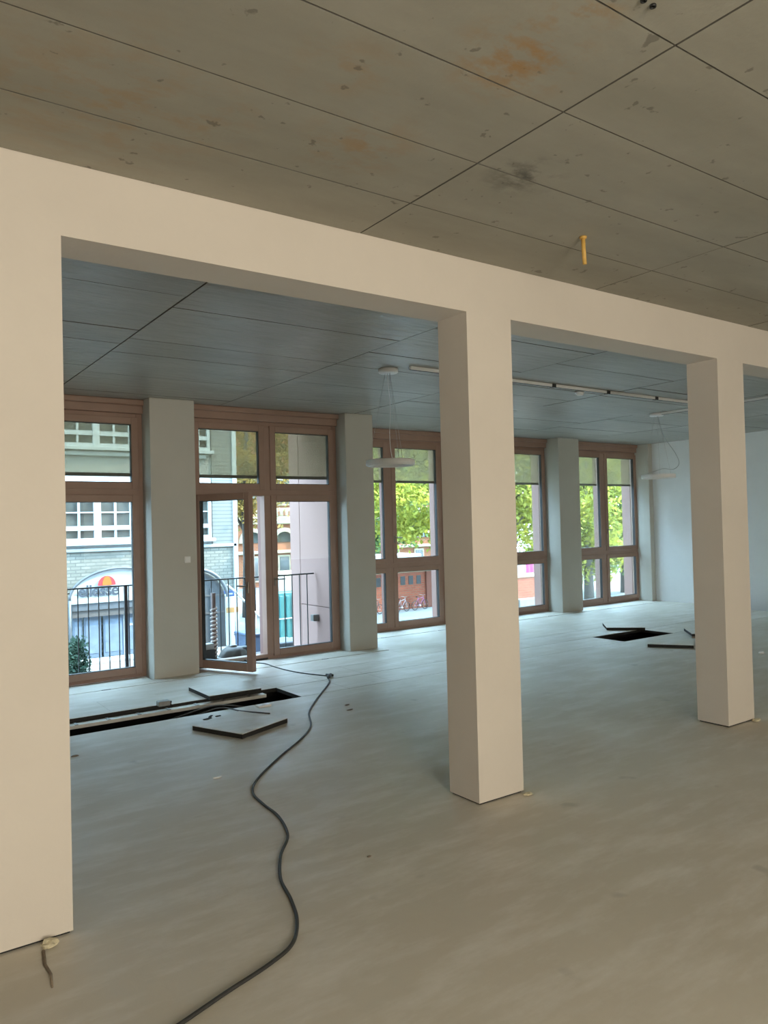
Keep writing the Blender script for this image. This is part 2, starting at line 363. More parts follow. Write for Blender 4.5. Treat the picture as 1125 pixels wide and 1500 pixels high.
# open balcony door leaf, hinged on the left jamb and swung into the room
door = empty('door_1', (3.70, 9.46, 0), 'brown framed glazed balcony door leaf standing open into the room', None, None, 'structure', rz=-math.radians(64))
m = MB(); ring(m, 0, .90, .03, 2.25, -.04, .035, .085, .10); m.build('leaf_frame', FRAME, door)
g = MB(); g.box(.085, .815, -.005, .001, .13, 2.165); g.build('glass_pane', GLASS, door)
g = MB()
for a in ((.085, .092, .13, 2.165), (.808, .815, .13, 2.165), (.085, .815, .13, .137), (.085, .815, 2.158, 2.165)): g.box(a[0], a[1], -.03, .03, a[2], a[3])
g.build('gasket', GASKET, door)
h = MB(); h.cbox(.84, .872, -.052, -.04, 1.0, 1.14, .004); h.tube([(.856, -.045, 1.09), (.856, -.085, 1.09), (.845, -.09, 1.09), (.72, -.09, 1.09)], .010, 10); h.build('handle', BRONZE, door)
h = MB(); h.cbox(.84, .872, .035, .047, 1.0, 1.14, .004); h.tube([(.856, .04, 1.09), (.856, .08, 1.09), (.845, .085, 1.09), (.72, .085, 1.09)], .010, 10); h.build('handle', BRONZE, door)
MB().box(3.64, 4.70, 9.50, 9.66, -.03, .025).build('threshold', GASKET, w2)
# thermostat on the first pier
t = empty('wall_switch', (3.47, 9.20, 1.43), 'small white square switch on the pier left of the open door', 'switch')
MB().cbox(-.04, .04, -.012, 0, -.04, .04, .004).build('plate', WPLAST, t); MB().cbox(-.027, .027, -.018, -.012, -.027, .027, .003).build('rocker', WPLAST, t)
# ------------------------------------------------------------------ ceiling fittings
def pendant(x, y, zr, label, tangle=False):
    t = empty('ring_lamp', (x, y, 3.43), label, 'lamp', 'ring pendant lamps')
    MB().lathe([(.0001, 0), (.105, 0), (.105, -.035), (.098, -.042), (.0001, -.042)], n=32).build('canopy', WPLAST, t)
    zz = zr-3.43
    MB().lathe([(.195, .028), (.25, .028), (.256, .02), (.256, -.02), (.25, -.028), (.195, -.028), (.19, -.02), (.19, .02)], (0, 0, zz), 48, True).build('ring_body', WPLAST, t)
    MB().lathe([(.2, -.0285), (.246, -.0285), (.246, -.033), (.2, -.033)], (0, 0, zz), 48, True).build('diffuser', simple('opal_diffuser', (.85, .85, .82, 1), .5, 0, .02), t)
    for k in range(3):
        a = 2*PI*k/3+.5
        MB().tube([(.03*math.cos(a), .03*math.sin(a), -.04), (.222*math.cos(a), .222*math.sin(a), zz+.028)], .0016, 6).build('wire', STEEL, t)
    if tangle:
        pts = [(.02, 0, -.04), (.10, -.05, -.35), (.28, -.12, -.62), (.34, -.14, -.78), (.25, -.1, -.87), (.1, -.02, -.86), (-.05, .03, -.9), (-.15, .1, -.93)]
        MB().tube(smooth(pts), .004, 6).build('feed_cable', simple('grey_cable', (.4, .42, .42, 1), .5), t)
    else:
        MB().tube(smooth([(.0, .02, -.04), (.03, .02, -.4), (.0, .0, -.7), (.1, .1, zz+.06), (.2, .1, zz+.028)]), .0035, 6).build('feed_cable', WPLAST, t)
def smooth(pts, n=8):
    P = [Vector(q) for q in pts]; P = [P[0]*2-P[1]]+P+[P[-1]*2-P[-2]]; out = []
    for i in range(1, len(P)-2):
        a, b_, c, d = P[i-1:i+3]
        for k in range(n):
            s = k/n; out.append(.5*((2*b_)+(c-a)*s+(2*a-5*b_+4*c-d)*s*s+(3*b_-a-3*c+d)*s**3))
    out.append(P[-2]); return out
pendant(4.65, 6.45, 2.45, 'white ring pendant lamp left of the middle pillar, in front of the third window')
pendant(10.32, 7.2, 2.45, 'white ring pendant lamp with a loose cable, near the end wall', True)
rl = MB().cbox(4.76, 10.28, 6.20, 6.235, 3.395, 3.43, .003).build('lighting_track', WPLAST)
tag(rl, 'long slim ceiling track running from the near ring lamp to the right', 'track')
MB().box(4.76, 10.28, 6.212, 6.223, 3.391, 3.396).build('slot', GASKET, rl)
for x in (5.6, 6.9, 7.9, 8.9): MB().cbox(x-.03, x+.03, 6.19, 6.245, 3.39, 3.43, .003).build('clip', GASKET, rl)
r2 = MB().cbox(10.28, 10.315, 4.2, 7.09, 3.395, 3.43, .003).build('lighting_track', WPLAST)
tag(r2, 'slim ceiling track running from the far ring lamp toward the beam', 'track')
MB().box(10.292, 10.303, 4.2, 7.09, 3.391, 3.396).build('slot', GASKET, r2)
t = empty('smoke_detector', (7.64, 6.44, 3.43), 'small round white detector on the ceiling beside the long track', 'detector')
MB().lathe([(.0001, 0), (.06, 0), (.06, -.015), (.0001, -.015)], n=24).build('base', WPLAST, t); MB().lathe([(.045, -.015), (.05, -.03), (.035, -.045), (.0001, -.047)], n=24).build('head', WPLAST, t)
t = empty('conduit', (3.63, 3.0, 3.5), 'short yellow plastic conduit hanging from the concrete ceiling', 'pipe')
MB().tube([(0, 0, .0), (.002, 0, -.08), (.008, 0, -.165)], .0125, 14).build('pipe', YELLOW, t); MB().lathe([(.0001, 0), (.022, 0), (.02, -.012), (.0001, -.012)], n=16).build('collar', YELLOW, t)
t = empty('ceiling_anchor', (2.15, 1.50, 3.5), 'two dark drilled anchor sockets in the ceiling at the top edge', 'anchor')
for dx in (0, .05): MB().lathe([(.0001, -.001), (.011, -.001), (.011, -.008), (.007, -.008), (.007, -.002)], (dx, 0, 0), 12).build('socket', GASKET, t)
# ------------------------------------------------------------------ lifted floor panels
def lifted(loc, rz, label, sx=.6, tilt=(0, 0)):
    t = empty('floor_panel', loc, label, 'panel', 'floor panels lifted out and laid aside', rz=rz); t.rotation_euler = (tilt[0], tilt[1], rz)
    m = MB(); m.box(0, sx, 0, .6, .04, .044); m.build('top_sheet', FLOOR, t)
    MB().box(.001, sx-.001, .001, .599, .002, .040).build('core', DARK, t)
    MB().box(.03, sx-.03, .03, .57, 0, .002).build('bottom_sheet', GALV, t)
    return t
lifted((2.74, 6.06, .003), math.radians(22.5), 'lifted floor panel lying on the near side of the trench, beside the cable')
lifted((3.10, 7.66, .003), math.radians(0), 'lifted floor panel lying behind the trench, in front of the open door')
lifted((10.06, 8.07, .003), math.radians(-45), 'lifted floor panel lying behind the small square hole, towards the windows')
lifted((9.13, 6.63, .003), math.radians(-56), 'lifted floor panel lying in front of the small hole, left of the right pillar')
lifted((10.12, 6.58, .05), math.radians(-46), 'lifted floor panel half hidden behind the right pillar', tilt=(0, 0))
MB().box(10.3, 10.6, 6.5, 6.7, 0, .048).build('timber_offcut', simple('offcut_wood', (.3, .22, .14, 1), .8))
tag(bpy.data.objects['timber_offcut'], 'wooden offcut propping up the panel behind the right pillar', 'wood')
# trench contents
TRAY = simple('pale_zinc_tray', (.62, .60, .54, 1), .6, .2, .12, 9)
t = empty('cable_tray', (.95, 7.69, -.06), 'long galvanised cable tray lying in the open floor trench', 'cable tray')
MB().box(0, 2.80, -.05, .05, .03, .033).box(0, 2.80, -.05, -.046, 0, .03).box(0, 2.80, .046, .05, 0, .03).build('tray', TRAY, t)
for k in range(9): MB().box(.2+.3*k, .23+.3*k, -.05, .05, .033, .039).build('rung', GALV, t)
for x, y, lab in ((2.06, 7.54, 'left one of three slim steel pedestals standing in the trench'), (2.70, 7.54, 'middle one of three slim steel pedestals standing in the trench'),
        (3.60, 7.54, 'right one of three slim steel pedestals standing in the trench'), (9.93, 7.45, 'slim steel pedestal standing in the small square hole')):
    t = empty('pedestal', (x, y, -.24), lab, 'pedestal', 'steel pedestals in the floor void')
    MB().box(-.045, .045, -.045, .045, 0, .004).build('base_plate', GALV, t); MB().tube([(0, 0, .004), (0, 0, .10)], .011, 10).build('stem', GALV, t); MB().box(-.02, .02, -.02, .02, .10, .106).build('head', VOID, t)
for i, (pts, lab) in enumerate((([(.95, 7.25, -.2), (1.6, 7.30, -.17), (2.2, 7.36, -.12), (2.7, 7.45, -.06), (3.1, 7.48, -.02), (3.5, 7.42, -.10), (3.85, 7.3, -.2)], 'black cable sagging along the near side of the trench'),
        ([(1.0, 7.45, -.2), (1.7, 7.40, -.2), (2.5, 7.42, -.15), (2.9, 7.35, -.04), (3.05, 7.22, .012), (3.15, 6.98, .008), (3.32, 6.70, .008)], 'thin cable looping out of the trench toward the near panel'))):
    tag(MB().tube(smooth(pts), .007, 8).build('cable', simple('grey_sheath_%d' % i, (.10, .10, .10, 1), .5)), lab, 'cable')
t = empty('outlet_box', (3.42, 7.04, 0), 'small white outlet plate lying beside the trench near the loose panel', 'outlet')
MB().cbox(-.07, .07, -.045, .045, 0, .02, .004).build('plate', WPLAST, t); MB().lathe([(.0001, .020), (.02, .020), (.022, .022), (.024, .020)], (0, 0, 0), 16).build('socket', WPLAST, t)
t = empty('junction_box', (2.62, 7.70, 0.016), 'small grey junction box on the far edge of the trench', 'box')
MB().cbox(-.06, .06, -.04, .04, 0, .05, .005).build('housing', GALV, t); MB().tube([(.06, 0, .025), (.085, 0, .025)], .012, 10).build('gland', GASKET, t)
for i, (x, y, r, l_) in enumerate(((2.78, 6.93, .3, .09), (2.84, 7.0, .9, .07), (2.90, 6.96, .1, .05))):
    tag(MB().box(-l_/2, l_/2, -.012, .012, 0, .006).build('cut_strip', DARK, None, (x, y, .001)), ('longest', 'middle', 'shortest')[i]+' of three dark cut strips lying between trench and near panel', 'debris').rotation_euler = (0, 0, r)
# ------------------------------------------------------------------ long black extension lead
pts = [(.30, 2.45), (.62, 2.62), (.98, 2.74), (1.18, 2.81), (1.4, 2.88), (1.55, 2.96), (1.66, 3.12), (1.73, 3.31), (1.79, 3.53), (1.92, 3.78), (2.08, 4.0), (2.17, 4.29), (2.19, 4.54), (2.23, 4.78), (2.38, 5.02), (2.75, 5.39), (3.11, 5.71), (3.39, 6.03), (3.63, 6.48), (3.92, 6.86), (4.19, 7.18), (4.50, 7.55), (4.62, 7.76)]
t = empty('extension_lead', (0, 0, 0), 'long black extension lead snaking over the floor from the foreground', 'cable')
MB().tube([(q.x, q.y, .0085) for q in smooth([(x, y, 0) for x, y in pts], 10)], .0085, 10).build('lead', CABLE, t)
MB().tube([(4.60, 7.74, .02), (4.64, 7.80, .022), (4.72, 7.88, .022)], .02, 12, rads=[.011, .021, .021]).build('coupling', CABLE, t)
pts = [(4.72, 7.88), (4.66, 8.0), (4.55, 8.29), (4.50, 8.6), (4.49, 8.9), (4.50, 9.2), (4.40, 9.40)]
t = empty('power_cable', (0, 0, 0), 'black power cable coming in through the open door to the coupling', 'cable')
MB().tube([(q.x, q.y, .007) for q in smooth([(x, y, 0) for x, y in pts], 8)]+[(4.36, 9.47, .03), (4.34, 9.58, .04), (4.33, 9.72, .03), (4.35, 9.80, .0), (4.36, 9.87, -.04)], .007, 10).build('lead', CABLE, t)
MB().tube([(4.70, 7.95, .016), (4.72, 7.88, .018), (4.735, 7.85, .018)], .014, 10).build('plug', CABLE, t)
# ------------------------------------------------------------------ scraps on the floor
FOAM = simple('hardened_foam', (.62, .55, .38, 1), .8, 0, .25, 40, bump=.4); WOOD = simple('splinter_wood', (.22, .17, .12, 1), .8, 0, .3, 25)
def lump(name, loc, sx, sy, sz, mat, label, seed, cat='debris'):
    rnd = random.Random(seed); bm = bmesh.new(); bmesh.ops.create_icosphere(bm, subdivisions=2, radius=1)
    mb = MB(); V = []
    for q in bm.verts:
        k = 1+rnd.uniform(-.25, .25); V.append((q.co.x*sx*k, q.co.y*sy*k, max(0, (q.co.z*.5+.5)*sz*k)))
    mb.add(V, [[q.index for q in f.verts] for f in bm.faces]); bm.free()
    return tag(mb.build(name, mat, None, loc), label, cat)
lump('foam_scrap', (.70, 3.60, .0), .035, .03, .03, FOAM, 'yellowish scrap of hardened foam at the foot of the nearest pillar', 1)
lump('foam_scrap', (3.64, 3.60, .0), .04, .022, .016, FOAM, 'dusty foam crumb at the right foot of the middle pillar', 2)
lump('foam_scrap', (6.49, 3.62, .0), .05, .028, .022, FOAM, 'foam crumb at the right foot of the farthest pillar', 3)
tag(MB().tube([(.67, 3.565, .008), (.655, 3.46, .006), (.66, 3.37, .006), (.645, 3.27, .006)], .007, 6, rads=[.008, .007, .006, .004]).build('wood_splinter', WOOD), 'thin dark splinter of wood on the floor by the nearest pillar', 'debris')
lump('plaster_crumb', (2.17, 5.25, 0), .035, .012, .012, WPLAST, 'white plaster crumb on the floor left of the long lead', 4)
lump('plaster_crumb', (9.71, 5.32, 0), .05, .03, .03, WPLAST, 'white plaster crumb on the floor right of the farthest pillar', 5)
lump('grit_crumb', (1.48, 6.5, 0), .03, .02, .01, WOOD, 'dark crumb on the floor beside the nearest pillar, below the trench', 6)
lump('grit_crumb', (2.3, 3.48, 0), .014, .01, .006, WOOD, 'tiny dark crumb on the bare floor right of the long lead', 7)
lump('grit_crumb', (4.0, 6.33, 0), .035, .012, .008, WOOD, 'dark crumb on the floor right of the lead, nearer of two', 8)
lump('grit_crumb', (4.09, 6.52, 0), .03, .012, .008, WOOD, 'dark crumb on the floor right of the lead, farther of two', 9)
# ================================================================== OUTSIDE
ASPH = simple('pale_paving', (.17, .17, .165, 1), .9, 0, .15, 1.2)
g = MB().box(-25, 70, 10.95, 90, -1.75, -1.6).build('ground', ASPH); tag(g, kind='structure')
# balcony with railing
IRON = simple('dark_iron', (.025, .027, .03, 1), .5, .3)
bal = tag(MB().cbox(-2, 6.03, 9.88, 10.47, -.25, -.05, .01).build('balcony_slab', simple('balcony_concrete', (.16, .165, .17, 1), .8)), kind='structure')
t = empty('balcony_railing', (0, 10.5, -.05), 'dark iron balcony railing with thin upright bars outside the windows', 'railing')
MB().cbox(-1.9, 6.02, -.018, .018, 1.105, 1.125, .004).build('top_rail', IRON, t); MB().box(-1.9, 6.02, -.012, .012, -.04, -.028).build('bottom_rail', IRON, t)
bx_ = MB().box(-.006, .006, -.006, .006, -.03, 1.105).build('bar', IRON, t)
for k in range(59):
    o = bx_ if k == 0 else bx_.copy()
    if k: COL.objects.link(o)
    o.location.x = -1.76+.132*k
for x in (-.5, 1.3, 3.085, 4.86): MB().box(x-.02, x+.02, -.02, .02, -.15, 1.105).build('post', IRON, t)
# machine, hose and packing on the balcony
t = empty('site_machine', (4.52, 10.24, -.05), 'squat brown domed machine standing on the balcony outside the door', 'machine')
BRN = simple('brown_machine_paint', (.05, .042, .038, 1), .5)
MB().lathe([(.0001, .0), (.25, .0), (.255, .02), (.24, .05), (.2, .13), (.13, .18), (.0001, .19)], n=28).build('dome', BRN, t)
MB().lathe([(.255, .018), (.285, .022), (.285, .03), (.255, .035)], n=28).build('rim', GALV, t); MB().lathe([(.0001, .19), (.06, .19), (.06, .215), (.0001, .22)], n=16).build('cap', GALV, t)
t.scale = (.88, .78, .85)
MB().cbox(.10, .27, -.1, .1, .09, .17, .015).build('motor_box', simple('slate_motor_box', (.035, .045, .05, 1), .5), t)
t = empty('ribbed_hose', (4.215, 10.20, -.05), 'white ribbed hose standing upright on the balcony beside the domed machine', 'hose')
m = MB(); hel = [(.038*math.cos(a*.35), .038*math.sin(a*.35), .02+.0031*a) for a in range(0, 235)]
m.tube(hel, .014, 6).build('spiral', simple('white_ribs', (.6, .52, .48, 1), .5), t); MB().tube([(0, 0, 0), (0, 0, .95)], .034, 12).build('core', simple('hose_core', (.16, .10, .085, 1), .6), t)
tag(MB().cbox(3.945, 4.165, 10.08, 10.2, .13, .21, .004).build('packing_block', simple('white_packing', (.42, .45, .46, 1), .6)), 'white packing block on a dark box behind the open door glass', 'block')
tag(MB().cbox(3.92, 4.168, 10.05, 10.24, -.05, .13, .006).build('dark_crate', simple('dark_crate', (.03, .03, .032, 1), .7)), 'dark crate carrying a white block on the balcony', 'crate')
m = MB(); n = 14; rnd = random.Random(3); V = []
for i in range(n):
    for j in range(8): V.append((3.9+1.3*i/(n-1), 9.90+.10*j/7, -.046+rnd.uniform(.005, .05)*(0 if j in (0, 7) else 1)))
m.add(V, [(i*8+j, (i+1)*8+j, (i+1)*8+j+1, i*8+j+1) for i in range(n-1) for j in range(7)], True)
o = m.build('tarpaulin', simple('bluish_tarpaulin', (.16, .19, .20, 1), .45)); tag(o, 'crumpled pale blue tarpaulin spread on the balcony floor', 'tarpaulin')
md = o.modifiers.new('thickness', 'SOLIDIFY'); md.thickness = .004
# wall light on pink return
t = empty('facade_light', (6.05, 10.46, .37), 'small grey cube light on the pink facade return', 'lamp')
MB().cbox(-.10, 0, -.05, .05, -.05, .05, .005).build('housing', simple('grey_alu', (.16, .16, .15, 1), .4, .4), t); MB().box(-.075, -.02, -.035, .035, -.056, -.05).build('lens', WPLAST, t)
# --- white building across the street
WB = simple('white_render', (.235, .25, .245, 1), .8, 0, .05, 1); WTRIM = simple('white_window_paint', (.33, .37, .38, 1), .5, 0, .03)
SID = NT('pale_clapboard'); q = SID.n('ShaderNodeSeparateXYZ'); SID.l(SID.pos, q.inputs[0]); f = SID.math('FRACT', SID.math('MULTIPLY', q.outputs['Z'], 9.0))
SID.col(SID.mix(SID.ramp(f, [(.0, (1, 1, 1)), (.30, (0, 0, 0))]), (.15, .158, .148, 1), (.06, .066, .062, 1))); SID.bump(f, .4, .02); SID = SID.fin(.7)
STONE = m_brick('pale_brick_courses', (.19, .19, .165, 1), (.14, .145, .125, 1), (.10, .105, .095, 1))
PANE = simple('dark_window_pane', (.05, .055, .05, 1), .12, 0, .5, 2.2, .8)
WY = 21.2
bd = empty('white_building', (0, WY, -1.6), 'white house across the street with grid windows and two arched entrances', 'building'); bd.location = (0, 0, 0)
MB().box(-10, 9.45, WY+.02, 30, 1.36, 11).build('upper_wall', WB, bd); MB().box(-10, 9.50, WY+.01, 30, -1.6, 1.30).build('brick_plinth', STONE, bd)
MB().cbox(-10, 9.52, WY-.05, WY+.2, 1.28, 1.37, .01).build('sill_band', WTRIM, bd); MB().cbox(-10, 8.6, WY-.07, WY+.1, 3.86, 3.98, .01).build('sill_band', WTRIM, bd)
MB().box(8.78, 9.46, WY-.015, WY+.02, 1.37, 11).build('clapboard_panel', SID, bd); MB().cbox(9.42, 9.56, WY-.05, WY+.15, -1.6, 11, .01).build('corner_board', WTRIM, bd)
MB().box(6.50, 7.05, WY-.015, WY+.02, 1.37, 3.86).build('clapboard_panel', SID, bd)
def gridwin(x0, x1, z0, z1, small_top=False):
    f = MB(); T = .09; ring(f, x0, x1, z0, z1, WY-.09, WY+.03, T); xm = (x0+x1)/2
    f.cbox(xm-.09, xm+.09, WY-.10, WY+.03, z0, z1, .01); zb = z0+.36
    f.box(x0, x1, WY-.085, WY+.03, zb-.06, zb+.06); f.cbox(x0-.1, x1+.1, WY-.16, WY+.03, z0-.1, z0, .01)
    wn = f.build('window', WTRIM, bd)
    p = MB(); p.box(x0, x1, WY-.02, WY+.025, z0, z1); p.build('pane', PANE, wn)
    g_ = MB()
    for (a, c) in ((x0+T, xm-.09), (xm+.09, x1-T)):
        mid = (a+c)/2; g_.box(mid-.028, mid+.028, WY-.07, WY-.01, z0+T, z1-T)
        k = 0; z = zb+.06+.36
        while z < z1-T: g_.box(a, c, WY-.065, WY-.01, z-.017, z+.017); z += .36
    g_.build('glazing_bar', WTRIM, wn)
gridwin(4.55, 6.45, 1.55, 3.25); gridwin(4.55, 6.45, 4.1, 6.2); gridwin(7.35, 8.72, 1.55, 3.25); gridwin(7.35, 8.72, 4.1, 6.2); gridwin(1.9, 3.8, 1.55, 3.25); gridwin(1.9, 3.8, 4.1, 6.2)
# first arched entrance with sign
BLUE = simple('blue_grey_door', (.085, .115, .155, 1), .4, 0, .08); GREY = simple('grey_steel_frame', (.075, .085, .095, 1), .45); LINT = simple('brown_grey_lintel', (.07, .065, .062, 1), .6)
def arch(cx, cz, rx, rz, r, name='arch_tube', mat=GREY, y=WY-.45, a0=0, a1=PI):
    MB().tube([(cx+rx*math.cos(a0+(a1-a0)*k/28), y, cz+rz*math.sin(a0+(a1-a0)*k/28)) for k in range(29)], r, 8).build(name, mat, bd)
arch(5.95, .05, 1.28, .78, .035)
for x in (4.67, 7.23): MB().tube([(x, WY-.45, .05), (x, WY-.45, -1.6)], .035, 8).build('arch_post', GREY, bd)
MB().prism([(5.95+1.24*math.cos(PI*k/20), .05+.74*math.sin(PI*k/20)) for k in range(21)], WY-.40, WY-.36).build('arch_infill', WTRIM, bd)
MB().cbox(4.7, 7.2, WY-.44, WY-.3, -.06, .16, .01).build('fascia', WTRIM, bd)
sg = MB().box(4.75, 7.15, WY-.40, WY-.30, -.24, -.06).build('fascia_grey_strip', GREY, bd)  # grey band between the white fascia and the door lintel
MB().box(4.75, 7.15, WY-.36, WY-.26, -.42, -.24).build('door_lintel', LINT, bd)
for a, c in ((4.78, 5.02), (5.06, 5.5), (5.56, 6.08), (6.20, 6.72), (6.78, 7.12)):
    d = MB().box(a, c, WY-.24, WY-.18, -1.52, -.44).build('door_panel', BLUE, bd); MB().box(a+.04, c-.04, WY-.25, WY-.235, -1.40, -.52).build('door_glass', simple('door_glass', (.12, .155, .20, 1), .15), d)
MB().cbox(6.085, 6.195, WY-.26, WY-.18, -1.55, -.44, .006).build('door_post', WTRIM, bd); MB().cbox(6.80, 7.0, WY-.42, WY-.2, -1.5, -.30, .01).build('entrance_post', LINT, bd)
MB().cbox(4.6, 7.3, WY-.8, WY-.1, -1.6, -1.53, .01).build('entrance_step', WTRIM, bd)
MB().box(6.22, 6.65, WY-.262, WY-.252, -.75, -.70).build('door_bar', WTRIM, bd)
fc = bpy.data.curves.new('lettering', 'FONT'); fc.body = 'ellesse'; fc.size = .42; fc.extrude = .01; fc.align_x = 'CENTER'; fc.space_character = .95; fc.offset = .006
fo = bpy.data.objects.new('lettering_curve', fc); COL.objects.link(fo); bpy.context.view_layer.update()
me = bpy.data.meshes.new_from_object(fo.evaluated_get(bpy.context.evaluated_depsgraph_get())); bpy.data.objects.remove(fo)
lt = bpy.data.objects.new('lettering', me); COL.objects.link(lt); me.materials.clear(); me.materials.append(simple('dark_letter_paint', (.035, .045, .06, 1), .5)); lt.parent = bd
lt.location = (5.40, WY-.455, .13); lt.rotation_euler = (PI/2, 0, 0)
em = empty('emblem'); em.parent = bd
bpy.data.objects.remove(em)
MB().prism([(5.61+.23*math.cos(PI*k/18), .39+.25*math.sin(PI*k/18)) for k in range(19)], WY-.47, WY-.44).build('emblem', simple('red_emblem', (.42, .035, .04, 1), .4), bd)
MB().prism([(5.61+.12*math.cos(PI*k/18), .392+.25*math.sin(PI*k/18)*.97) for k in range(19)], WY-.478, WY-.468).build('emblem_centre', simple('orange_emblem', (.55, .105, .02, 1), .4), bd)
# second arched entrance
arch(8.08, -.28, .95, .95, .05); MB().tube([(9.03, WY-.45, -.28), (9.03, WY-.45, -1.6)], .04, 8).build('arch_post', GREY, bd)
MB().prism([(8.08+.9*math.cos(PI*k/20), -.30+.9*math.sin(PI*k/20)) for k in range(21)]+[(7.18, -1.6), (8.98, -1.6)], WY-.36, WY-.2).build('dark_entrance', simple('dark_entrance', (.05, .055, .06, 1), .5), bd)
for x in (7.6, 8.1, 8.55): MB().cbox(x-.03, x+.03, WY-.40, WY-.34, -1.5, .1, .005).build('entrance_mullion', GREY, bd)
for z in (-.1, -.6): MB().box(7.2, 8.95, WY-.385, WY-.35, z-.02, z+.02).build('entrance_rail', LINT, bd)
t = empty('stair_handrail', (0, 0, 0), 'slanting pale metal handrail beside the dark arched entrance', 'handrail')
MB().tube([(8.80, 20.3, .22), (9.0, 20.2, .02), (9.5, 19.9, -.62), (9.9, 19.7, -1.08)], .03, 8).build('rail', GALV, t)
for x, y, z in ((9.0, 20.2, .0), (9.5, 19.9, -.64), (9.88, 19.71, -1.08)): MB().tube([(x, y, z), (x, y, -1.6)], .02, 8).build('upright', GALV, t)
t = empty('notice_board', (8.93, 20.3, -1.6), 'tall white notice board with an orange stripe by the house corner', 'board')
MB().cbox(-.18, .2, -.03, .03, .1, 1.47, .006).build('panel', WTRIM, t); MB().box(-.18, .2, -.034, -.03, 1.02, 1.17).build('orange_stripe', simple('orange_stripe', (.30, .17, .06, 1), .6), t)
for x in (-.14, .16): MB().box(x-.02, x+.02, -.02, .02, 0, .1).build('foot', GALV, t)
t = empty('blue_sign', (9.15, 21.14, -.24), 'small blue sign with a white mark above the white notice board', 'sign')
MB().box(-.22, .24, -.03, 0, 0, .22).build('plate', simple('blue_sign', (.02, .05, .14, 1), .5), t); MB().box(-.17, -.02, -.034, -.03, .05, .12).build('white_mark', WTRIM, t); MB().box(.06, .18, -.034, -.03, .10, .14).build('white_mark', WTRIM, t)
# rubble wall of stacked stones right of the board
t = empty('stone_wall', (9.6, 19.3, -1.6), 'low dry wall of pale stacked stones right of the notice board', 'wall')
rnd = random.Random(5); ST = simple('pale_stone', (.22, .22, .19, 1), .9, 0, .3, 5)
for r_ in range(7):
    for k in range(7):
        x = k*.22+(r_ % 2)*.1+rnd.uniform(-.02, .02); w_ = .2+rnd.uniform(-.02, .015)
        MB().cbox(x-.1, x-.1+w_, rnd.uniform(-.03, 0), .3, r_*.15, r_*.15+.14, .02).build('stone', ST, t)
# teal container, hoarding, bins
t = empty('site_container', (10.0, 17.0, -1.6), 'teal ribbed site locker with a white board on top standing in the street', 'container')
TEAL = simple('teal_paint', (.035, .15, .15, 1), .5)
MB().cbox(-1.28, 1.6, 0, .6, .12, 1.78, .02).build('box', TEAL, t)
for k in range(16): MB().cbox(-1.24+.18*k, -1.16+.18*k, -.03, 0, .2, 1.7, .008).build('rib', TEAL, t)
for z in (.62, 1.12): MB().box(-1.28, 1.6, -.035, -.005, z, z+.03).build('band', WTRIM, t)
for x in (-1.3, 1.4): MB().box(x+.05, x+.17, .05, .55, 0, .12).build('skid', GALV, t)
MB().cbox(-1.3, 1.62, .25, .35, 1.78, 2.15, .01).build('white_board', WTRIM, t)
def bin_(x, y, col, label, h=.95):
    t = empty('wheelie_bin', (x, y, -1.6), label, 'bin')
    mm = simple('bin_'+label[:5], col, .5)
    b_ = MB(); V = [(sx*(.22 if z == 0 else .28), sy*(.25 if z == 0 else .33), .06 if z == 0 else h) for z in (0, 1) for sy in (-1, 1) for sx in (-1, 1)]
    b_.add(V, [(0, 2, 3, 1), (4, 5, 7, 6), (0, 1, 5, 4), (2, 6, 7, 3), (0, 4, 6, 2), (1, 3, 7, 5)]); b_.build('body', mm, t)
    MB().cbox(-.30, .30, -.36, .34, h, h+.06, .02).build('lid', mm, t); MB().tube([(-.28, .36, h-.02), (.28, .36, h-.02)], .015, 8).build('handle', mm, t)
    for x_ in (-.22, .22): MB().tube([(x_-.025, .2, .09), (x_+.025, .2, .09)], .09, 14).build('wheel', GASKET, t)
bin_(7.55, 14.6, (.045, .05, .058, 1), 'grey wheelie bin on the street in front of the teal container')
bin_(7.35, 15.6, (.03, .055, .10, 1), 'blue wheelie bin seen through the gap of the open door', 1.05)
m = MB(); rnd = random.Random(11)
for k in range(90):
    x, y = 6.95+rnd.gauss(0, .35), 13.0+rnd.gauss(0, .3); s = rnd.uniform(.06, .16); a = rnd.uniform(0, PI); hh = max(0, .3-.35*math.hypot(x-6.95, y-13.0))*rnd.uniform(.2, 1)
    mt = Matrix.Translation((x, y, -1.6+hh)) @ Matrix.Rotation(a, 4, 'Z') @ Matrix.Rotation(rnd.uniform(-.3, .3), 4, 'X')
    m.box(-s, s, -s*.7, s*.7, -.01, s*.8, mt)
tag(m.build('rubble_heap', ST), 'heap of pale broken rubble in the street below the balcony', 'rubble', kind='stuff')
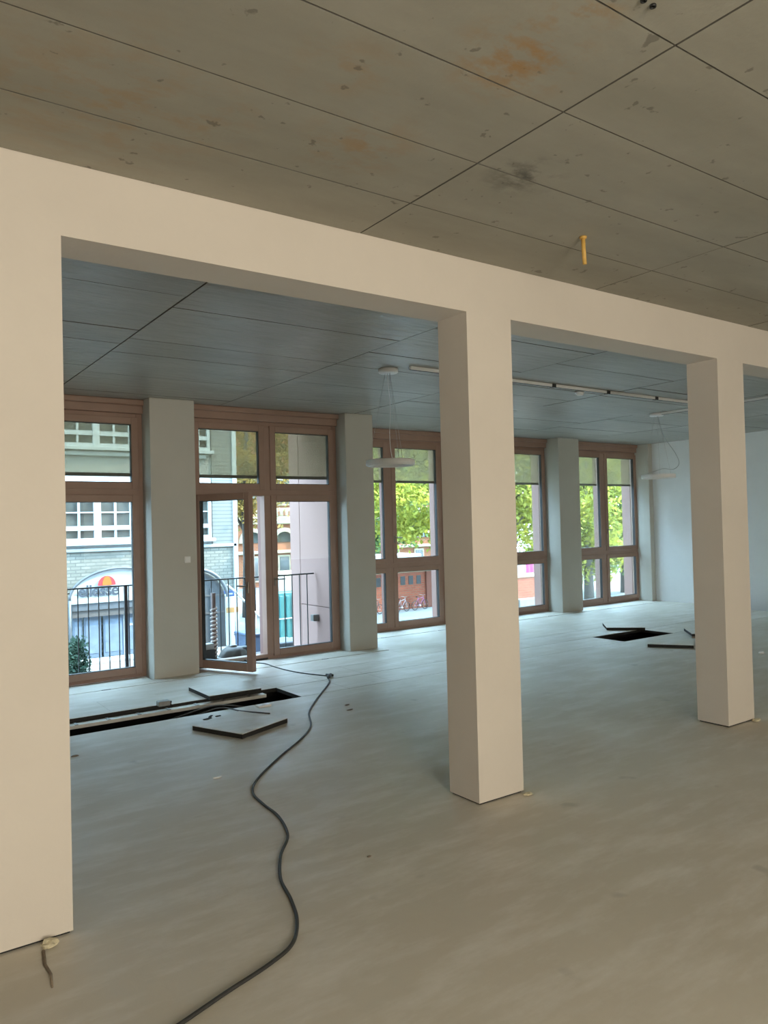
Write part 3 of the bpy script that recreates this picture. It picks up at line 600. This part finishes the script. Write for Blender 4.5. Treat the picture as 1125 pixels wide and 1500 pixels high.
# --- orange brick building farther back
OR = m_brick('orange_brick', (.30, .105, .05, 1), (.24, .08, .04, 1), (.24, .15, .09, 1)); CRM = simple('cream_stone', (.34, .29, .20, 1), .8)
ob = empty('orange_brick_building', (0, 0, 0), 'orange brick building with cream arches far down the street', 'building')
MB().box(14, 34, 40, 48, -1.6, 9).build('brick_wall', OR, ob)
MB().cbox(14, 34, 39.75, 40.1, 2.0, 2.45, .05).build('cornice', CRM, ob); MB().cbox(14, 34, 39.85, 40.1, 2.45, 2.95, .03).build('frieze', CRM, ob); MB().cbox(14, 34, 39.8, 40.1, .30, .48, .03).build('string_course', CRM, ob)
for k in range(9):
    cx = 16.0+2.0*k+.95
    f = MB(); f.prism([(cx+.85*math.cos(PI*j/16), .95+.85*math.sin(PI*j/16)) for j in range(17)]+[(cx+.62*math.cos(PI*j/16), .95+.62*math.sin(PI*j/16)) for j in range(16, -1, -1)], 39.8, 40.05)
    a_ = f.build('arch_surround', CRM, ob); MB().prism([(cx+.62*math.cos(PI*j/16), .95+.62*math.sin(PI*j/16)) for j in range(17)], 39.95, 40.02).build('arch_pane', PANE, a_)
    f = MB(); f.box(cx-.55, cx+.55, 39.9, 40.05, 3.1, 4.7); wn = f.build('window', CRM, ob); MB().box(cx-.42, cx-.04, 39.88, 39.92, 3.2, 4.6).box(cx+.04, cx+.42, 39.88, 39.92, 3.2, 4.6).build('pane', PANE, wn)
    f = MB(); f.box(cx-.4, cx+.4, 39.92, 40.05, -1.3, .2); wn = f.build('window', CRM, ob); MB().box(cx-.3, cx+.3, 39.9, 39.94, -1.2, .1).build('pane', PANE, wn)
    for dx in (-.7, -.35, 0, .35, .7): MB().box(cx+dx-.06, cx+dx+.06, 39.78, 39.9, 2.5, 2.75).build('dentil', OR, ob)
# --- low brick shed with a row of small openings
SB = m_brick('red_shed_brick', (.31, .085, .05, 1), (.25, .065, .04, 1), (.20, .12, .08, 1))
sh = empty('brick_shed', (0, 0, 0), 'low red brick shed with a row of small dark openings behind the bicycles', 'shed')
SY = 24.6
MB().box(13.5, 19.75, SY, 27.4, -1.6, -.12).build('brick_wall', SB, sh); MB().cbox(13.3, 19.9, SY-.2, 27.6, -.12, .06, .02).build('roof_slab', CRM, sh)
MB().cbox(19.35, 19.8, SY-.08, 27.45, -1.6, -.12, .01).build('end_pier', simple('dark_red_brick', (.17, .06, .04, 1), .9), sh)
MB().cbox(17.9, 19.6, SY+.5, 26.6, .06, .58, .05).build('roof_lantern', WTRIM, sh)
for k in range(13):
    x = 14.2+.40*k
    MB().box(x-.11, x+.11, SY-.015, SY+.01, -.62, -.28).build('opening', GASKET, sh)
MB().tube([(17.75, SY-.08, -.1), (17.75, SY-.08, -1.6)], .04, 8).build('downpipe', IRON, sh)
# --- garden wall and steps seen in the fourth window
gw = empty('garden_wall', (0, 0, 0), 'low red brick garden wall with a pale coping, left of the trees', 'wall')
MB().box(18.4, 20.9, 19.6, 20.0, -1.6, -.22).build('brick_wall', SB, gw); MB().cbox(18.35, 20.95, 19.55, 20.05, -.22, -.10, .02).build('coping', CRM, gw)
for k in range(1): MB().cbox(19.3, 20.8, 19.2, 19.6, -1.6, -.95, .015).build('step', simple('grey_step', (.17, .175, .165, 1), .8), gw)
t = empty('pink_banner', (21.05, 20.4, -.38), 'bright pink cloth hanging above the brick garden wall', 'cloth')
m = MB(); V = []
for i in range(9):
    for j in range(5): V.append((-.2+.42*i/8, .03*math.sin(i*1.4+j*.3), .12+.55*j/4))
m.add(V, [(i*5+j, (i+1)*5+j, (i+1)*5+j+1, i*5+j+1) for i in range(8) for j in range(4)], True)
o = m.build('cloth', simple('pink_cloth', (.42, .07, .22, 1), .8), t); md = o.modifiers.new('t', 'SOLIDIFY'); md.thickness = .01
MB().tube([(-.22, 0, -1.5), (-.22, 0, .75)], .02, 8).build('pole', GALV, t); MB().tube([(-.22, 0, .68), (.26, 0, .68)], .012, 8).build('crossbar', GALV, t)
# --- bicycles
def bicycle(x, y, rz, col, label):
    t = empty('bicycle', (x, y, -1.6), label, 'bicycle', 'bicycles parked before the shed', rz=rz); t.scale = (.56, .56, .56)
    fm = simple('bike_paint', col, .35)
    for cx in (-.52, .52):
        wh = MB(); wh.tube([(cx+.32*math.cos(2*PI*k/24), 0, .34+.32*math.sin(2*PI*k/24)) for k in range(25)], .022, 6)
        wo = wh.build('wheel', GASKET, t); sp = MB()
        for k in range(8):
            a = PI*k/4; sp.tube([(cx, 0, .34), (cx+.31*math.cos(a), 0, .34+.31*math.sin(a))], .004, 4)
        sp.tube([(cx, -.04, .34), (cx, .04, .34)], .02, 8); sp.build('spokes', STEEL, wo)
    f = MB()
    for a, c in (((-.52, .34), (-.18, .82)), ((-.52, .34), (-.05, .3)), ((-.05, .3), (-.2, .9)), ((-.05, .3), (.36, .78)), ((-.17, .78), (.34, .86)), ((.33, .92), (.52, .34))): f.tube([(a[0], 0, a[1]), (c[0], 0, c[1])], .02, 6)
    f.build('frame', fm, t)
    MB().tube([(.33, 0, .92), (.31, 0, 1.02)], .014, 6).tube([(.22, -.28, 1.06), (.32, -.2, 1.04), (.31, 0, 1.02), (.32, .2, 1.04), (.22, .28, 1.06)], .013, 6).build('handlebar', STEEL, t)
    MB().add([(-.34, -.08, .95), (-.34, .08, .95), (-.06, .02, .94), (-.06, -.02, .94), (-.34, -.07, .90), (-.34, .07, .90), (-.06, .015, .91), (-.06, -.015, .91)], [(0, 1, 2, 3), (7, 6, 5, 4), (0, 4, 5, 1), (1, 5, 6, 2), (2, 6, 7, 3), (3, 7, 4, 0)]).build('saddle', GASKET, t)
    MB().tube([(-.05, -.09, .3), (-.05, .09, .3)], .07, 12).build('crank', STEEL, t)
bicycle(17.62, 23.9, .25, (.38, .34, .36, 1), 'white bicycle before the shed, left one in the right sash of the third window')
bicycle(18.62, 24.05, .15, (.32, .10, .26, 1), 'purple bicycle before the shed, right of the white one')
bicycle(16.35, 23.9, .3, (.05, .05, .05, 1), 'dark bicycle before the shed, seen right of the second pier')
# --- trees
LEAFA = m_leaf('sunlit_leaves', [(.10, .14, .02, 1), (.28, .30, .05, 1), (.50, .44, .07, 1)])
LEAFB = m_leaf('green_leaves', [(.07, .13, .06, 1), (.15, .25, .10, 1), (.26, .36, .13, 1)])
LEAFC = m_leaf('yellow_leaves', [(.13, .11, .035, 1), (.26, .20, .06, 1), (.36, .22, .07, 1)])
BARK = simple('grey_bark', (.075, .065, .055, 1), .9, 0, .3, 8)
def foliage(name, parent, cl, n, size, spread, mat, seed):
    r = np.random.default_rng(seed); cl = np.array(cl); idx = r.integers(0, len(cl), n)
    c = cl[idx]+r.normal(0, 1, (n, 3))*np.array(spread)
    a = r.normal(0, 1, (n, 3)); a /= np.linalg.norm(a, axis=1)[:, None]; b_ = np.cross(a, r.normal(0, 1, (n, 3))); b_ /= np.linalg.norm(b_, axis=1)[:, None]
    s = size*r.uniform(.6, 1.3, (n, 1))
    V = np.stack([c-a*s, c+b_*s*.5, c+a*s, c-b_*s*.5], 1).reshape(-1, 3)
    me = bpy.data.meshes.new(name); me.vertices.add(4*n); me.vertices.foreach_set('co', V.ravel()); me.loops.add(4*n); me.loops.foreach_set('vertex_index', np.arange(4*n, dtype=np.int32))
    me.polygons.add(n); me.polygons.foreach_set('loop_start', np.arange(0, 4*n, 4, dtype=np.int32)); me.update(calc_edges=True); me.validate(); me.materials.append(mat)
    o = bpy.data.objects.new(name, me); COL.objects.link(o); o.parent = parent; o['kind'] = 'stuff'; return o
def tree(x, y, trunk_r, crown_c, crown_r, n, size, mat, label, seed, top=None, ncl=70):
    t = empty('tree', (x, y, -1.6), label, 'tree', 'trees beyond the windows'); rnd = random.Random(seed); cz = crown_c[2]+1.6
    h = cz+crown_r[2]*.5
    MB().tube([(0, 0, 0), (.05, .02, h*.3), (-.04, .05, h*.6), (.05, 0, h)], trunk_r, 10, rads=[trunk_r*1.25, trunk_r, trunk_r*.75, trunk_r*.3]).build('trunk', BARK, t)
    cl = []
    while len(cl) < ncl:
        q = Vector((rnd.uniform(-1, 1), rnd.uniform(-1, 1), rnd.uniform(-1, 1)))
        if .35 < q.length < 1: cl.append((crown_c[0]+q.x*crown_r[0], crown_c[1]+q.y*crown_r[1], cz+q.z*crown_r[2]))
    for k in range(9):
        q = cl[k*3]; z0 = min(h*.9, max(h*.25, q[2]-1.2)); MB().tube([(0, 0, z0), (q[0]*.5, q[1]*.5, z0+(q[2]-z0)*.7), q], .05, 6, rads=[trunk_r*.35, trunk_r*.2, .015]).build('branch', BARK, t)
    foliage('foliage', t, cl, n, size, (.34, .34, .26), mat, seed)
tree(14.75, 20.6, .13, (1.3, 0, 3.55), (3.1, 2.2, 3.0), 23000, .10, LEAFA, 'leafy green tree filling the third window above the shed', 21)
tree(20.2, 20.6, .17, (.2, .3, 3.6), (2.2, 2.0, 3.1), 13000, .10, LEAFA, 'yellow green tree behind the garden wall, seen right of the middle pillar', 22)
tree(25.0, 20.9, .17, (.2, .5, 2.6), (2.8, 2.2, 3.3), 16000, .10, LEAFA, 'broad tree with a thick dark trunk in the left sash of the fifth window', 23)
tree(29.5, 22.5, .2, (0, 0, 2.8), (2.9, 2.4, 3.3), 15000, .11, LEAFB, 'dense green tree in the right sash of the fifth window', 24)
tree(35.5, 31, .3, (0, 0, 4.2), (5.5, 3.2, 4.5), 15000, .17, LEAFB, 'dark green tree in the background between the fourth and fifth windows', 25)
tree(24.0, 35.4, .3, (0, 0, 4.5), (4.5, 3.0, 4.2), 13000, .17, LEAFB, 'green background tree behind the brick shed', 26)
tree(44, 36, .3, (0, 0, 5.0), (6, 4, 5.5), 15000, .2, LEAFB, 'farthest green tree behind the sunlit ground at the right', 27)
tree(12.6, 27.0, .22, (.3, .2, 4.6), (1.7, 1.6, 2.6), 7000, .10, LEAFC, 'golden tree at the corner of the white house', 28)
# conifer by the first window
t = empty('conifer', (3.02, 13.0, -1.75), 'small dark green conifer in front of the first entrance', 'shrub')
MB().tube([(0, 0, 0), (0, 0, 1.7)], .03, 8).build('trunk', BARK, t)
cl = [(.36*(1-z/1.85)*math.cos(a), .36*(1-z/1.85)*math.sin(a), z) for z in np.linspace(.15, 1.75, 22) for a in np.linspace(0, 2*PI, 9)[:-1]]
foliage('foliage', t, cl, 5000, .035, (.06, .06, .05), m_leaf('conifer_needles', [(.02, .04, .03, 1), (.04, .075, .05, 1), (.08, .13, .08, 1)], .3), 31)
